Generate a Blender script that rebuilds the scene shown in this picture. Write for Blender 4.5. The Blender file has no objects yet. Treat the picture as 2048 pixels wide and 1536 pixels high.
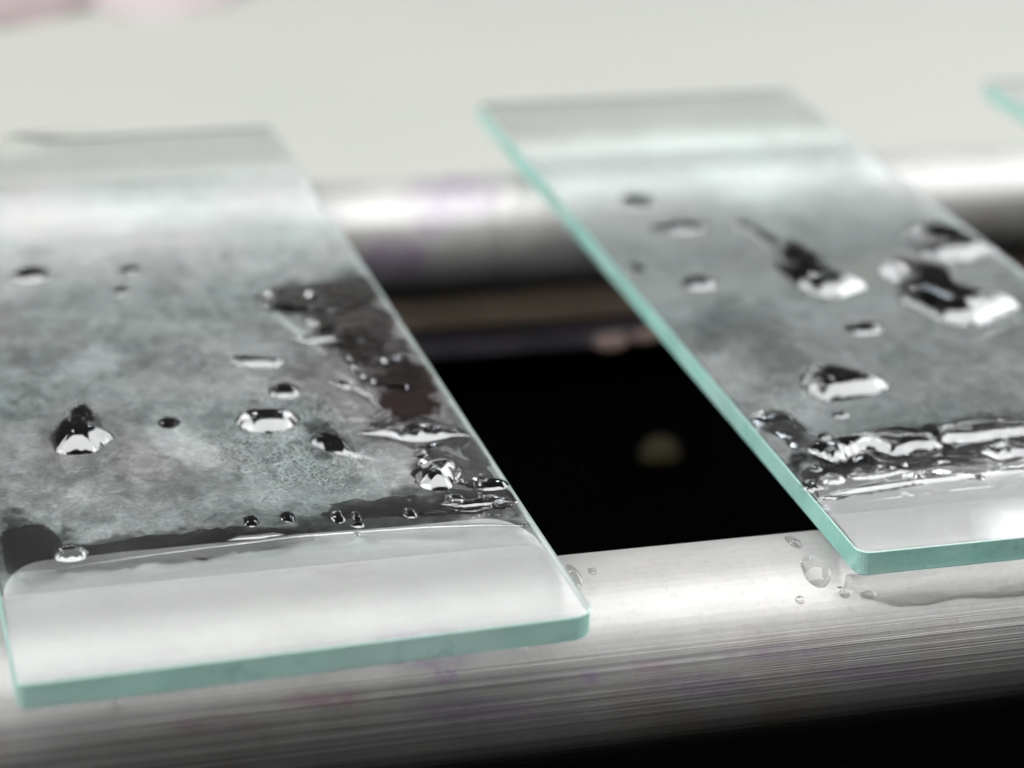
import bpy, math, random
import numpy as np
from mathutils import Matrix, Vector, Euler

# one Blender unit is one centimetre
SC = bpy.context.scene
SC.unit_settings.system = 'METRIC'
SC.unit_settings.scale_length = 0.01

# ------------------------------------------------------------------ camera
CAM_LOC = (-4.14913620, -8.77472156, 4.95604006)
CAM_ROT = (1.16216734, -0.0293663055, -0.255431846)
FPX = 4517.865                      # focal length in pixels of the 2048 wide frame
cam_d = bpy.data.cameras.new("camera")
cam = bpy.data.objects.new("camera", cam_d)
SC.collection.objects.link(cam)
cam.location = CAM_LOC
cam.rotation_euler = CAM_ROT
cam_d.sensor_width = 36.0
cam_d.lens = FPX / 2048 * 36.0
cam_d.clip_start = 0.1
cam_d.clip_end = 1000
cam_d.dof.use_dof = True
cam_d.dof.focus_distance = 10.95
cam_d.dof.aperture_fstop = 0.33
SC.camera = cam

# ------------------------------------------------------------------ world and lamps
world = bpy.data.worlds.new("World")
SC.world = world
world.use_nodes = True
world.node_tree.nodes["Background"].inputs[0].default_value = (1.0, 0.90, 0.88, 1)
world.node_tree.nodes["Background"].inputs[1].default_value = 0.055


def area_lamp(name, loc, target, sx, sy, radiance, col):
    d = bpy.data.lights.new(name, 'AREA')
    d.shape = 'RECTANGLE'
    d.size = sx
    d.size_y = sy
    d.energy = radiance * sx * sy * math.pi      # blender: radiance = power / (area * pi)
    d.color = col
    o = bpy.data.objects.new(name, d)
    SC.collection.objects.link(o)
    o.location = loc
    v = Vector(target) - Vector(loc)
    o.rotation_euler = v.to_track_quat('-Z', 'Y').to_euler()
    return o


# the big diffuse ceiling light over the bench, a little behind the camera
area_lamp("overhead_panel_light", (-1, -13.5, 60), (-1, -13.5, 0), 260, 51, 8.9, (0.975, 0.995, 1.0))
area_lamp("overhead_panel_light", (-135, 60, 60), (-135, 60, 0), 150, 98, 6.5, (0.975, 0.995, 1.0))  # unseen panel added to whiten the tips of the drops' rims
area_lamp("overhead_panel_light", (135, 60, 60), (135, 60, 0), 150, 98, 6.5, (0.975, 0.995, 1.0))  # added counterpart on the right, for the other rim tips
# unseen side lights added to whiten the sideways rims of drops and puddles
area_lamp("side_fill_light", (-112, 12, 44), (-1, 12, 44), 40, 80, 6.5, (0.96, 0.99, 1.0))
area_lamp("side_fill_light", (112, 12, 42), (-1, 12, 42), 40, 80, 5.0, (0.96, 0.99, 1.0))
# two small unseen lamps added only for glints in the wet spots
area_lamp("glint_lamp", (-16, 62, 48), (-1, 1, 0), 2.2, 8.0, 60.0, (1.0, 1.0, 1.0))
area_lamp("glint_lamp", (24, 64, 40), (-1, 1, 0), 5.0, 2.0, 45.0, (0.8, 0.9, 1.0))

SC.view_settings.view_transform = 'Standard'
SC.view_settings.look = 'None'
SC.view_settings.exposure = 0.0
SC.view_settings.gamma = 1.0
SC.cycles.use_denoising = True
SC.cycles.max_bounces = 16
SC.cycles.transmission_bounces = 14
SC.cycles.transparent_max_bounces = 16
SC.cycles.glossy_bounces = 8
SC.cycles.sample_clamp_indirect = 6.0
SC.cycles.blur_glossy = 0.4

# ------------------------------------------------------------------ helpers
RM = np.array(Euler(CAM_ROT).to_matrix())
CL = np.array(CAM_LOC)
T = 0.125                            # slide thickness
RR = 0.50                            # rod radius
ROD_ROT = math.radians(0.35)


def px_to_plane(px, py, z=0.0):
    """the place on a level plane that the photograph shows at (px, py)"""
    px = np.asarray(px, float)
    py = np.asarray(py, float)
    d = np.stack([(px - 1024) / FPX, -(py - 768) / FPX, -np.ones_like(px)], -1) @ RM.T
    t = (z - CL[2]) / d[..., 2]
    return CL + d * t[..., None]


def plane_to_px(P):
    q = (np.asarray(P, float) - CL) @ RM
    return 1024 + FPX * q[..., 0] / -q[..., 2], 768 - FPX * q[..., 1] / -q[..., 2]


def vnoise(x, y, seed=0):
    """smooth value noise, about -1..1"""
    xi = np.floor(x).astype(np.int64)
    yi = np.floor(y).astype(np.int64)
    fx = x - xi
    fy = y - yi
    fx = fx * fx * fx * (fx * (fx * 6 - 15) + 10)
    fy = fy * fy * fy * (fy * (fy * 6 - 15) + 10)

    def h(a, b):
        n = (a * 374761393 + b * 668265263 + seed * 1442695041) & 0xffffffff
        n = ((n ^ (n >> 13)) * 1274126177) & 0xffffffff
        n = n ^ (n >> 16)
        return (n & 0xffff) / 32767.5 - 1.0
    return ((h(xi, yi) * (1 - fx) + h(xi + 1, yi) * fx) * (1 - fy)
            + (h(xi, yi + 1) * (1 - fx) + h(xi + 1, yi + 1) * fx) * fy)


def fbm(x, y, seed=0, octv=5, gain=0.55):
    a, s, f = 1.0, 0.0, 1.0
    tot = 0
    for k in range(octv):
        s = s + a * vnoise(x * f + 17.3 * k, y * f - 9.1 * k, seed + k)
        tot += a
        a *= gain
        f *= 2.03
    return s / tot


def sstep(a, b, x):
    t = np.clip((x - a) / (b - a), 0, 1)
    return t * t * (3 - 2 * t)


def link(o, parent=None):
    SC.collection.objects.link(o)
    if parent is not None:
        o.parent = parent
    return o


def mesh_obj(name, verts, faces, mat, parent=None, smooth=True):
    me = bpy.data.meshes.new(name)
    me.from_pydata([tuple(v) for v in verts], [], [tuple(f) for f in faces])
    for m in (mat if isinstance(mat, (list, tuple)) else [mat]):
        me.materials.append(m)
    if smooth:
        me.polygons.foreach_set("use_smooth", np.ones(len(me.polygons), bool))
    me.update()
    return link(bpy.data.objects.new(name, me), parent)


def grid_faces(nu, nv, wrap_v=False):
    i, j = np.meshgrid(np.arange(nu - 1), np.arange(nv if wrap_v else nv - 1), indexing='ij')
    j2 = (j + 1) % nv
    return np.stack([i * nv + j, (i + 1) * nv + j, (i + 1) * nv + j2, i * nv + j2], -1).reshape(-1, 4)


def grid_obj(name, V, faces, mat, parent=None, attrs=None):
    """fast mesh from numpy arrays, with colour attributes per vertex"""
    me = bpy.data.meshes.new(name)
    n = len(V)
    me.vertices.add(n)
    me.vertices.foreach_set("co", np.ascontiguousarray(V, dtype=np.float32).ravel())
    m = len(faces)
    k = faces.shape[1]
    me.loops.add(m * k)
    me.loops.foreach_set("vertex_index", np.ascontiguousarray(faces, dtype=np.int32).ravel())
    me.polygons.add(m)
    me.polygons.foreach_set("loop_start", np.arange(0, m * k, k, dtype=np.int32))
    me.polygons.foreach_set("use_smooth", np.ones(m, bool))
    me.materials.append(mat)
    me.update(calc_edges=True)
    for an, arr in (attrs or {}).items():
        at = me.color_attributes.new(an, 'FLOAT_COLOR', 'POINT')
        a = np.ones((n, 4), np.float32)
        a[:, :arr.shape[1]] = arr
        at.data.foreach_set("color", a.ravel())
    return link(bpy.data.objects.new(name, me), parent)


def tag(o, label, cat, group=None, kind=None):
    if label:
        o["label"] = label
    if cat:
        o["category"] = cat
    if group:
        o["group"] = group
    if kind:
        o["kind"] = kind
    return o


# ------------------------------------------------------------------ materials
class Mat:
    def __init__(s, name):
        s.m = bpy.data.materials.new(name)
        s.m.use_nodes = True
        s.nt = s.m.node_tree
        s.nt.nodes.clear()
        s.out = s.nt.nodes.new("ShaderNodeOutputMaterial")

    def n(s, typ, ins=None, **kw):
        nd = s.nt.nodes.new(typ)
        for k, v in kw.items():
            setattr(nd, k, v)
        for k, v in (ins or {}).items():
            if isinstance(v, bpy.types.NodeSocket):
                s.nt.links.new(v, nd.inputs[k])
            else:
                nd.inputs[k].default_value = v
        return nd

    def math(s, op, a, b=0.0, clamp=False):
        return s.n("ShaderNodeMath", {0: a, 1: b}, operation=op, use_clamp=clamp).outputs[0]

    def mixc(s, f, a, b):
        nd = s.n("ShaderNodeMix", data_type='RGBA')
        for i, v in ((0, f), (6, a), (7, b)):
            if isinstance(v, bpy.types.NodeSocket):
                s.nt.links.new(v, nd.inputs[i])
            else:
                nd.inputs[i].default_value = v
        return nd.outputs[2]

    def ramp(s, f, stops):
        nd = s.n("ShaderNodeValToRGB", {0: f})
        cr = nd.color_ramp
        while len(cr.elements) < len(stops):
            cr.elements.new(0.5)
        for e, (p, c) in zip(cr.elements, stops):
            e.position = p
            e.color = c if len(c) == 4 else (*c, 1)
        return nd.outputs[0]

    def noise(s, scale, detail=4, rough=0.55, vec=None, stretch=None, dist=0.0):
        if vec is None:
            vec = s.n("ShaderNodeTexCoord").outputs["Object"]
        if stretch:
            vec = s.n("ShaderNodeMapping", {0: vec, 3: stretch}).outputs[0]
        return s.n("ShaderNodeTexNoise", {"Vector": vec, "Scale": scale, "Detail": detail,
                                          "Roughness": rough, "Distortion": dist}).outputs[0]

    def bump(s, h, strength, dist):
        return s.n("ShaderNodeBump", {"Height": h, "Strength": strength, "Distance": dist}).outputs[0]

    def surf(s, sock):
        s.nt.links.new(sock, s.out.inputs["Surface"])
        return s.m


def mat_glass():
    m = Mat("slide glass")
    p = m.n("ShaderNodeBsdfPrincipled", {"Base Color": (0.99, 1.0, 0.995, 1), "Roughness": 0.0,
                                         "IOR": 1.5, "Transmission Weight": 1.0})
    return m.surf(p.outputs[0])


def mat_edge(pale=0.0, name="ground green glass edge"):
    m = Mat(name)
    nz = m.noise(3.0, 4, 0.6)
    nf = m.noise(45.0, 3, 0.6)
    c = m.ramp(nz, [(0.35, (0.11, 0.29, 0.24)), (0.5, (0.18, 0.39, 0.33)), (0.68, (0.25, 0.46, 0.40))])
    c = m.mixc(m.math('MULTIPLY', nf, 0.25), c, (0.24, 0.34, 0.31, 1))
    c = m.mixc(m.math('MULTIPLY', m.ramp(m.noise(0.9, 3, 0.6), [(0.38, (0, 0, 0)), (0.62, (1, 1, 1))]), 0.5), c, (0.33, 0.40, 0.38, 1))
    c = m.mixc(m.math('MULTIPLY', m.ramp(m.noise(6.0, 4, 0.7), [(0.55, (0, 0, 0)), (0.7, (1, 1, 1))]), 0.6), c, (0.05, 0.17, 0.14, 1))
    c = m.mixc(pale, c, (0.38, 0.44, 0.42, 1))
    p = m.n("ShaderNodeBsdfPrincipled", {"Base Color": c, "Roughness": 0.45, "IOR": 1.5,
                                         "Normal": m.bump(nf, 0.5, 0.004)})
    tl = m.n("ShaderNodeBsdfTranslucent", {"Color": c})
    mx = m.n("ShaderNodeMixShader", {0: 0.35, 1: p.outputs[0], 2: tl.outputs[0]})
    rf = m.n("ShaderNodeBsdfRefraction", {"Color": (0.85, 0.95, 0.91, 1), "Roughness": 0.5, "IOR": 1.5})
    tp = m.n("ShaderNodeBsdfTranslucent", {"Color": (0.52, 0.56, 0.54, 1)})
    rg = m.n("ShaderNodeMixShader", {0: 0.55, 1: rf.outputs[0], 2: tp.outputs[0]})
    bf = m.n("ShaderNodeNewGeometry").outputs["Backfacing"]
    return m.surf(m.n("ShaderNodeMixShader", {0: bf, 1: mx.outputs[0], 2: rg.outputs[0]}).outputs[0])


def mat_chamfer():
    m = Mat("ground slide chamfer")
    nf = m.noise(60.0, 3, 0.6)
    c = m.ramp(nf, [(0.3, (0.12, 0.21, 0.185)), (0.7, (0.22, 0.31, 0.285))])
    p = m.n("ShaderNodeBsdfPrincipled", {"Base Color": c, "Roughness": 0.35})
    return m.surf(p.outputs[0])


def mat_water(name="clear water", ior=1.78, tint=(1, 1, 1, 1), rough=0.0, bump=None):
    m = Mat(name)
    ins = {"Color": tint, "Roughness": rough, "IOR": ior}
    if bump:
        ins["Normal"] = m.bump(m.noise(bump[0], 2, 0.5), bump[1], bump[2])
    g = m.n("ShaderNodeBsdfGlass", ins)
    return m.surf(g.outputs[0])


def mat_film():
    """thin dried smear on the glass: see-through, with the coverage measured per point"""
    m = Mat("dried smear film")
    a = m.n("ShaderNodeAttribute", attribute_name="cover")
    sep = m.n("ShaderNodeSeparateColor", {0: a.outputs["Color"]})
    cover, crystal, hue = sep.outputs[0], sep.outputs[1], sep.outputs[2]
    fine = m.noise(38.0, 5, 0.72, dist=0.6)
    grain = m.noise(150.0, 3, 0.7)
    mid = m.noise(9.0, 5, 0.62, dist=0.8)
    vor = m.n("ShaderNodeTexVoronoi", {"Vector": m.n("ShaderNodeTexCoord").outputs["Object"], "Scale": 42.0,
                                       "Randomness": 1.0}, feature='DISTANCE_TO_EDGE').outputs[0]
    lace = m.ramp(vor, [(0.0, (1.9, 1.9, 1.9)), (0.09, (1.2, 1.2, 1.2)), (0.24, (0.25, 0.25, 0.25))])
    k = m.math('MULTIPLY_ADD', fine, 1.15)
    m.nt.nodes[-1].inputs[2].default_value = 0.22
    k2 = m.math('MULTIPLY_ADD', grain, 1.2)
    m.nt.nodes[-1].inputs[2].default_value = 0.4
    k3 = m.math('MULTIPLY_ADD', mid, 0.4)
    m.nt.nodes[-1].inputs[2].default_value = 0.8
    k = m.math('MULTIPLY', m.math('MULTIPLY', k, k2), k3)
    one = m.math('MULTIPLY', k, 1.0)
    cx = m.n("ShaderNodeMix", {0: crystal}, data_type='FLOAT')
    m.nt.links.new(one, cx.inputs[2])
    m.nt.links.new(m.math('MULTIPLY', one, lace), cx.inputs[3])
    sm_ = m.n("ShaderNodeMix", {0: a.outputs["Alpha"], 3: 1.0}, data_type='FLOAT')
    m.nt.links.new(cx.outputs[0], sm_.inputs[2])
    f = m.math('MULTIPLY', cover, sm_.outputs[0], clamp=True)
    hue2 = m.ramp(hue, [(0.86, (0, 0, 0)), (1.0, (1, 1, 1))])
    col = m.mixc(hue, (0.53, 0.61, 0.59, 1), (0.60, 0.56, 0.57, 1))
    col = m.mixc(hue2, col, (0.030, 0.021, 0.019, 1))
    d = m.n("ShaderNodeBsdfDiffuse", {"Color": col, "Normal": m.bump(fine, 0.6, 0.01)})
    t = m.n("ShaderNodeBsdfTransparent")
    return m.surf(m.n("ShaderNodeMixShader", {0: f, 1: t.outputs[0], 2: d.outputs[0]}).outputs[0])


def mat_rod(gain=1.0, name="scratched aluminium"):
    m = Mat(name)
    tc = m.n("ShaderNodeTexCoord").outputs["UV"]
    lines = m.noise(1.0, 6, 0.75, vec=tc, stretch=(0.06, 42.0, 1.0))
    lines2 = m.noise(1.0, 4, 0.7, vec=tc, stretch=(0.35, 150.0, 1.0))
    cloud = m.noise(1.6, 5, 0.6)
    pit = m.noise(28.0, 4, 0.7)
    a = m.n("ShaderNodeAttribute", attribute_name="stain")
    sep = m.n("ShaderNodeSeparateColor", {0: a.outputs["Color"]})
    groove = sep.outputs[2]
    base = m.ramp(cloud, [(0.3, (0.215 * gain, 0.210 * gain, 0.203 * gain)), (0.7, (0.275 * gain, 0.268 * gain, 0.257 * gain))])
    base = m.mixc(m.math('MULTIPLY', m.ramp(pit, [(0.52, (0, 0, 0)), (0.72, (1, 1, 1))]), 0.25), base, (0.12, 0.11, 0.10, 1))
    tan_ = m.math('MULTIPLY', m.ramp(m.noise(0.9, 5, 0.65), [(0.5, (0, 0, 0)), (0.68, (1, 1, 1))]), m.math('MULTIPLY', groove, 0.5))
    base = m.mixc(tan_, base, (0.15, 0.125, 0.085, 1))
    lm = m.math('MULTIPLY', m.ramp(lines, [(0.38, (1, 1, 1)), (0.60, (0, 0, 0))]), groove)
    base = m.mixc(m.math('MULTIPLY', lm, 0.75), base, (0.045, 0.042, 0.045, 1))
    st = m.math('MULTIPLY', sep.outputs[0], m.ramp(m.noise(7.0, 6, 0.8), [(0.30, (0, 0, 0)), (0.6, (1, 1, 1))]))
    base = m.mixc(st, base, (0.115, 0.06, 0.16, 1))
    st2 = m.math('MULTIPLY', sep.outputs[1], m.ramp(m.noise(8.0, 5, 0.7), [(0.35, (0, 0, 0)), (0.6, (1, 1, 1))]))
    base = m.mixc(st2, base, (0.15, 0.045, 0.09, 1))
    h = m.math('MULTIPLY', m.math('ADD', lines, m.math('MULTIPLY', lines2, 0.5)), groove)
    h = m.math('ADD', h, m.math('MULTIPLY', pit, 0.12))
    bp = m.bump(h, 0.55, 0.012)
    gb = m.mixc(0.3, base, (0.0, 0.0, 0.0, 1))
    g = m.n("ShaderNodeBsdfPrincipled", {"Base Color": gb, "Metallic": 1.0, "Roughness": 0.40, "Normal": bp})
    d = m.n("ShaderNodeBsdfPrincipled", {"Base Color": base, "Metallic": 0.0, "Roughness": 0.5, "Normal": bp})
    return m.surf(m.n("ShaderNodeMixShader", {0: 0.58, 1: g.outputs[0], 2: d.outputs[0]}).outputs[0])


def mat_simple(name, col, rough=0.6, spec=0.5, nscale=None, col2=None, bumpd=0.0):
    m = Mat(name)
    c = col
    ins = {"Roughness": rough, "Specular IOR Level": spec}
    if nscale:
        nz = m.noise(nscale, 5, 0.6)
        c = m.ramp(nz, [(0.3, col), (0.7, col2)])
        if bumpd:
            ins["Normal"] = m.bump(nz, 0.5, bumpd)
    p = m.n("ShaderNodeBsdfPrincipled", ins)
    if isinstance(c, bpy.types.NodeSocket):
        m.nt.links.new(c, p.inputs["Base Color"])
    else:
        p.inputs["Base Color"].default_value = (*c[:3], 1)
    return m.surf(p.outputs[0])


M_GLASS, M_EDGE, M_CHAM = mat_glass(), mat_edge(), mat_chamfer()
M_WATER = mat_water()
M_WATER_ROD = mat_water("water on the metal", ior=1.33)
M_FILM = mat_film()


def mat_bright_water():
    m = Mat("water with painted reflection")
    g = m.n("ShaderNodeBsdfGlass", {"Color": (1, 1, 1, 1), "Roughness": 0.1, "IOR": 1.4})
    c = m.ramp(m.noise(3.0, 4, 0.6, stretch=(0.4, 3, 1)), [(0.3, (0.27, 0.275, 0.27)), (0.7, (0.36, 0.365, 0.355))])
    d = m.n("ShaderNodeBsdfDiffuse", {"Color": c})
    return m.surf(m.n("ShaderNodeMixShader", {0: 0.8, 1: g.outputs[0], 2: d.outputs[0]}).outputs[0])  # white diffuse share paints the bright reflection inside the water


M_BRIGHT_WATER = mat_bright_water()
M_ROD = mat_rod()
M_ROD_BACK = mat_rod(1.2, "brightened aluminium")  # same metal, with the rear rod's extra brightness put into its colour
M_COUNTER = mat_simple("pale counter", (0.194, 0.197, 0.181), 0.5, 0.3, 0.25, (0.206, 0.203, 0.188))
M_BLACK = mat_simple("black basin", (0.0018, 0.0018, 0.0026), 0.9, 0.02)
M_BROWN = mat_simple("brown rim", (0.26, 0.20, 0.17), 0.7, 0.1, 0.5, (0.75, 0.57, 0.43))
M_STRIP = mat_simple("grey strip", (0.05, 0.047, 0.06), 0.5, 0.2, 1.2, (0.14, 0.12, 0.13))
M_PINK = mat_simple("pink paper", (0.125, 0.098, 0.098), 0.8, 0.2, 0.8, (0.165, 0.135, 0.135))
M_GLINT = mat_simple("pinkish painted glint", (0.42, 0.30, 0.27), 0.5, 0.4)  # pale colour that paints glints
M_YEL = mat_simple("yellow crumb", (0.03, 0.024, 0.011), 0.6, 0.2)

# ------------------------------------------------------------------ setting: counter with a sink in it
ZC = -T - 2 * RR - 0.004             # level of the counter the rods lie on
SINK_Y0, SINK_Y1, SINK_X0, SINK_X1 = -7.0, 6.62, -15.0, 13.0


def slab_with_hole():
    X0, X1, Y0, Y1 = -120, 120, -60, 160
    z = ZC
    v = [(X0, Y0, z), (X1, Y0, z), (X1, Y1, z), (X0, Y1, z),
         (SINK_X0, SINK_Y0, z), (SINK_X1, SINK_Y0, z), (SINK_X1, SINK_Y1, z), (SINK_X0, SINK_Y1, z)]
    f = [(0, 1, 5, 4), (1, 2, 6, 5), (2, 3, 7, 6), (3, 0, 4, 7)]
    o = mesh_obj("counter", v, f, M_COUNTER, smooth=False)
    tag(o, "pale blurred counter top behind the rods", None, kind="structure")


slab_with_hole()


def box(name, x0, x1, y0, y1, z0, z1, mat, parent=None, bev=0.0):
    import bmesh
    bm = bmesh.new()
    bmesh.ops.create_cube(bm, size=1)
    for v in bm.verts:
        v.co = (x0 + (v.co.x + .5) * (x1 - x0), y0 + (v.co.y + .5) * (y1 - y0), z0 + (v.co.z + .5) * (z1 - z0))
    if bev:
        bmesh.ops.bevel(bm, geom=bm.edges[:], offset=bev, segments=3, affect='EDGES')
    me = bpy.data.meshes.new(name)
    bm.to_mesh(me)
    bm.free()
    me.materials.append(mat)
    me.polygons.foreach_set("use_smooth", np.zeros(len(me.polygons), bool))
    return link(bpy.data.objects.new(name, me), parent)


sink = bpy.data.objects.new("sink_basin", None)
link(sink)
sink.location = (0, 0, 0)
tag(sink, "deep black sink basin under the two metal rods", "sink")
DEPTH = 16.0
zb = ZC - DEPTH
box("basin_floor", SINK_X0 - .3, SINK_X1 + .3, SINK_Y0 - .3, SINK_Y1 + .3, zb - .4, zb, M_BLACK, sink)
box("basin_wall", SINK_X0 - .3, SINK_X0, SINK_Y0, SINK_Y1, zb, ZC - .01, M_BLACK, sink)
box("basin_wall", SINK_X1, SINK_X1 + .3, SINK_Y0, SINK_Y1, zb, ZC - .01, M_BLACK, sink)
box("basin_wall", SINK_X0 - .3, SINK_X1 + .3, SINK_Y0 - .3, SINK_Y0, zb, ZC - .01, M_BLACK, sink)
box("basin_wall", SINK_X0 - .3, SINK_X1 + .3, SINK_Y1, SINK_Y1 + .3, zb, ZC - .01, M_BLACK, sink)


# ------------------------------------------------------------------ the two rods
def make_rod(name, yc, stains, ring_dent=None, RR=RR, mat=M_ROD):
    x = np.concatenate([np.linspace(-17, -9, 40, endpoint=False), np.linspace(-9, 6, 620), np.linspace(6, 15.5, 40)[1:]])
    nv = 160
    th = np.linspace(0, 2 * np.pi, nv, endpoint=False)
    X, TH = np.meshgrid(x, th, indexing='ij')
    rad = RR + 0.0012 * fbm(X * 0.6, TH * 3.0 + yc, 3, 4)
    if ring_dent is not None:
        rad = rad - 0.012 * np.exp(-((X - ring_dent - 0.02 * np.sin(TH)) / 0.02) ** 2)  # shallow ring dent that draws a thin dark line across the rod
        rad = rad - 0.006 * sstep(ring_dent - .02, ring_dent + .02, X)
    V = np.stack([X, yc - rad * np.sin(TH), -T - RR + rad * np.cos(TH) - 0.001], -1)
    c, s = math.cos(ROD_ROT), math.sin(ROD_ROT)
    V = np.stack([V[..., 0] * c - V[..., 1] * s, V[..., 0] * s + V[..., 1] * c, V[..., 2]], -1).reshape(-1, 3)
    px, py = plane_to_px(V)
    A = np.zeros((len(V), 3), np.float32)
    for (u, v, ru, rv, ch, amt) in stains:
        dd = np.sqrt(((px - u) / ru) ** 2 + ((py - v) / rv) ** 2) + 0.35 * fbm(px / 30, py / 18, 7)
        A[:, ch] = np.maximum(A[:, ch], amt * sstep(1.1, 0.5, dd))
    # long drawing marks lie on the side of the rod that faces the front
    t = np.degrees(((TH + np.pi) % (2 * np.pi)) - np.pi).reshape(-1)
    A[:, 2] = 0.12 + 0.88 * sstep(52, 68, t + 3 * fbm(X.reshape(-1) * .4, TH.reshape(-1) * 2, 5))
    f = grid_faces(len(x), nv, True)[:, ::-1]
    o = grid_obj(name, V, f, mat, attrs={"stain": A})
    uv = o.data.uv_layers.new(name="UVMap")
    U = np.stack([X, TH / (2 * np.pi) * 3.1416], -1).reshape(-1, 2)[f.reshape(-1)].astype(np.float32)
    # close the wrap so that the marks run on round the rod
    uv.data.foreach_set("uv", U.ravel())
    return o


FRONT_Y, REAR_Y = 0.37, 6.24
rod = make_rod("metal_rod", FRONT_Y, [
    (685, 1170, 70, 26, 1, 0.35), (1180, 1352, 26, 16, 0, 0.7), (890, 1350, 26, 22, 0, 0.95), (650, 1398, 90, 20, 1, 0.45),
    (860, 1310, 130, 30, 0, 0.45), (1400, 1370, 150, 26, 0, 0.3), (960, 1420, 160, 30, 0, 0.35), (1300, 1330, 60, 14, 1, 0.35),
    (1560, 1305, 120, 20, 0, 0.25), (420, 1450, 120, 24, 1, 0.25), (1750, 1345, 160, 20, 0, 0.3)])
tag(rod, "thick scratched aluminium rod in front, the slides' near ends lying on it", "rod")
jx = px_to_plane(1038, 430, -T)[0]
rod2 = make_rod("metal_rod", REAR_Y, [
    (905, 392, 110, 55, 0, 0.38), (860, 445, 40, 40, 0, 0.35), (780, 520, 90, 60, 0, 0.55), (650, 430, 60, 30, 0, 0.15)], ring_dent=jx, RR=0.44, mat=M_ROD_BACK)
tag(rod2, "blurred aluminium rod at the back with violet stains, under the slides' far ends", "rod")


# ------------------------------------------------------------------ slides
def rounded_outline(w, l, r, n=7):
    """corner order: near left, near right, far right, far left"""
    pts = []
    cs = [((r[0], r[0]), 180, r[0]), ((w - r[1], r[1]), 270, r[1]), ((w - r[2], l - r[2]), 0, r[2]), ((r[3], l - r[3]), 90, r[3])]
    for (cx, cy), a0, rr in cs:
        for k in range(n):
            a = math.radians(a0 + 90 * k / (n - 1))
            pts.append((cx + rr * math.cos(a), cy + rr * math.sin(a)))
    return np.array(pts)


def slide_to_world(x0, y0, rot, uv):
    c, s = math.cos(rot), math.sin(rot)
    uv = np.asarray(uv, float)
    return np.stack([x0 + c * uv[..., 0] - s * uv[..., 1], y0 + s * uv[..., 0] + c * uv[..., 1]], -1)


SW, SL = 2.558, 7.6


def make_slide(x0, y0, rot, label, radii, edge=None):
    root = bpy.data.objects.new("microscope_slide", None)
    link(root)
    root.location = (x0, y0, 0)
    root.rotation_euler = (0, 0, rot)
    tag(root, label, "glass slide", "microscope slides lying across the two rods")
    ch = 0.006
    base = rounded_outline(SW, SL, radii)
    cen = base.mean(0)
    nrm = []
    n = len(base)
    for i in range(n):
        tv = base[(i + 1) % n] - base[i - 1]
        tv /= np.linalg.norm(tv)
        nrm.append((-tv[1], tv[0]))
    nrm = np.array(nrm)
    rng = np.random.default_rng(3)
    ins = base + nrm * ch
    rings = [(ins, 0.0), (base, -ch), (base, -T + ch), (ins, -T)]
    V = np.concatenate([np.column_stack([p, np.full(n, z)]) for p, z in rings])
    faces, mi = [], []
    for k in range(3):
        for i in range(n):
            j = (i + 1) % n
            faces.append((k * n + j, k * n + i, (k + 1) * n + i, (k + 1) * n + j))
            mi.append(1 if k == 1 else 2)
    faces.append(tuple(range(n)))
    mi.append(0)
    faces.append(tuple(3 * n + i for i in range(n))[::-1])
    mi.append(0)
    o = mesh_obj("glass_plate", V, faces, [M_GLASS, edge or M_EDGE, M_CHAM], root, smooth=False)
    o.data.polygons.foreach_set("material_index", mi)
    return root


L0 = (-3.95389271, -0.403917478, 0.0342529896)
R0 = (0.0, 0.0, 0.0)
slide_l = make_slide(*L0, "left glass slide, grey mottled film with a brown wet patch along its right edge", (0.05, 0.11, 0.08, 0.06), mat_edge(0.22, "pale wet glass edge"))
slide_r = make_slide(*R0, "middle glass slide with green left edge, largest irregular puddles on its grey film", (0.07, 0.06, 0.06, 0.05))
c3 = px_to_plane(1969, 163)
slide_f = make_slide(c3[0] + 0.02, c3[1] - SL, 0.005, "glass slide of which only one green far corner shows at the top right", (0.06,) * 4)


def E(px, py, cx, cy, rx, ry, rot=0, soft=0.35, wob=0.3, ws=40, seed=0):
    """soft irregular blot seen round (cx, cy)"""
    a = math.radians(rot)
    dx, dy = px - cx, py - cy
    u = (dx * math.cos(a) + dy * math.sin(a)) / rx
    v = (-dx * math.sin(a) + dy * math.cos(a)) / ry
    d = np.sqrt(u * u + v * v) + wob * fbm(px / ws, py / (ws * .5), seed + 11, 5)
    return sstep(1 + soft, 1 - soft, d)


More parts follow.
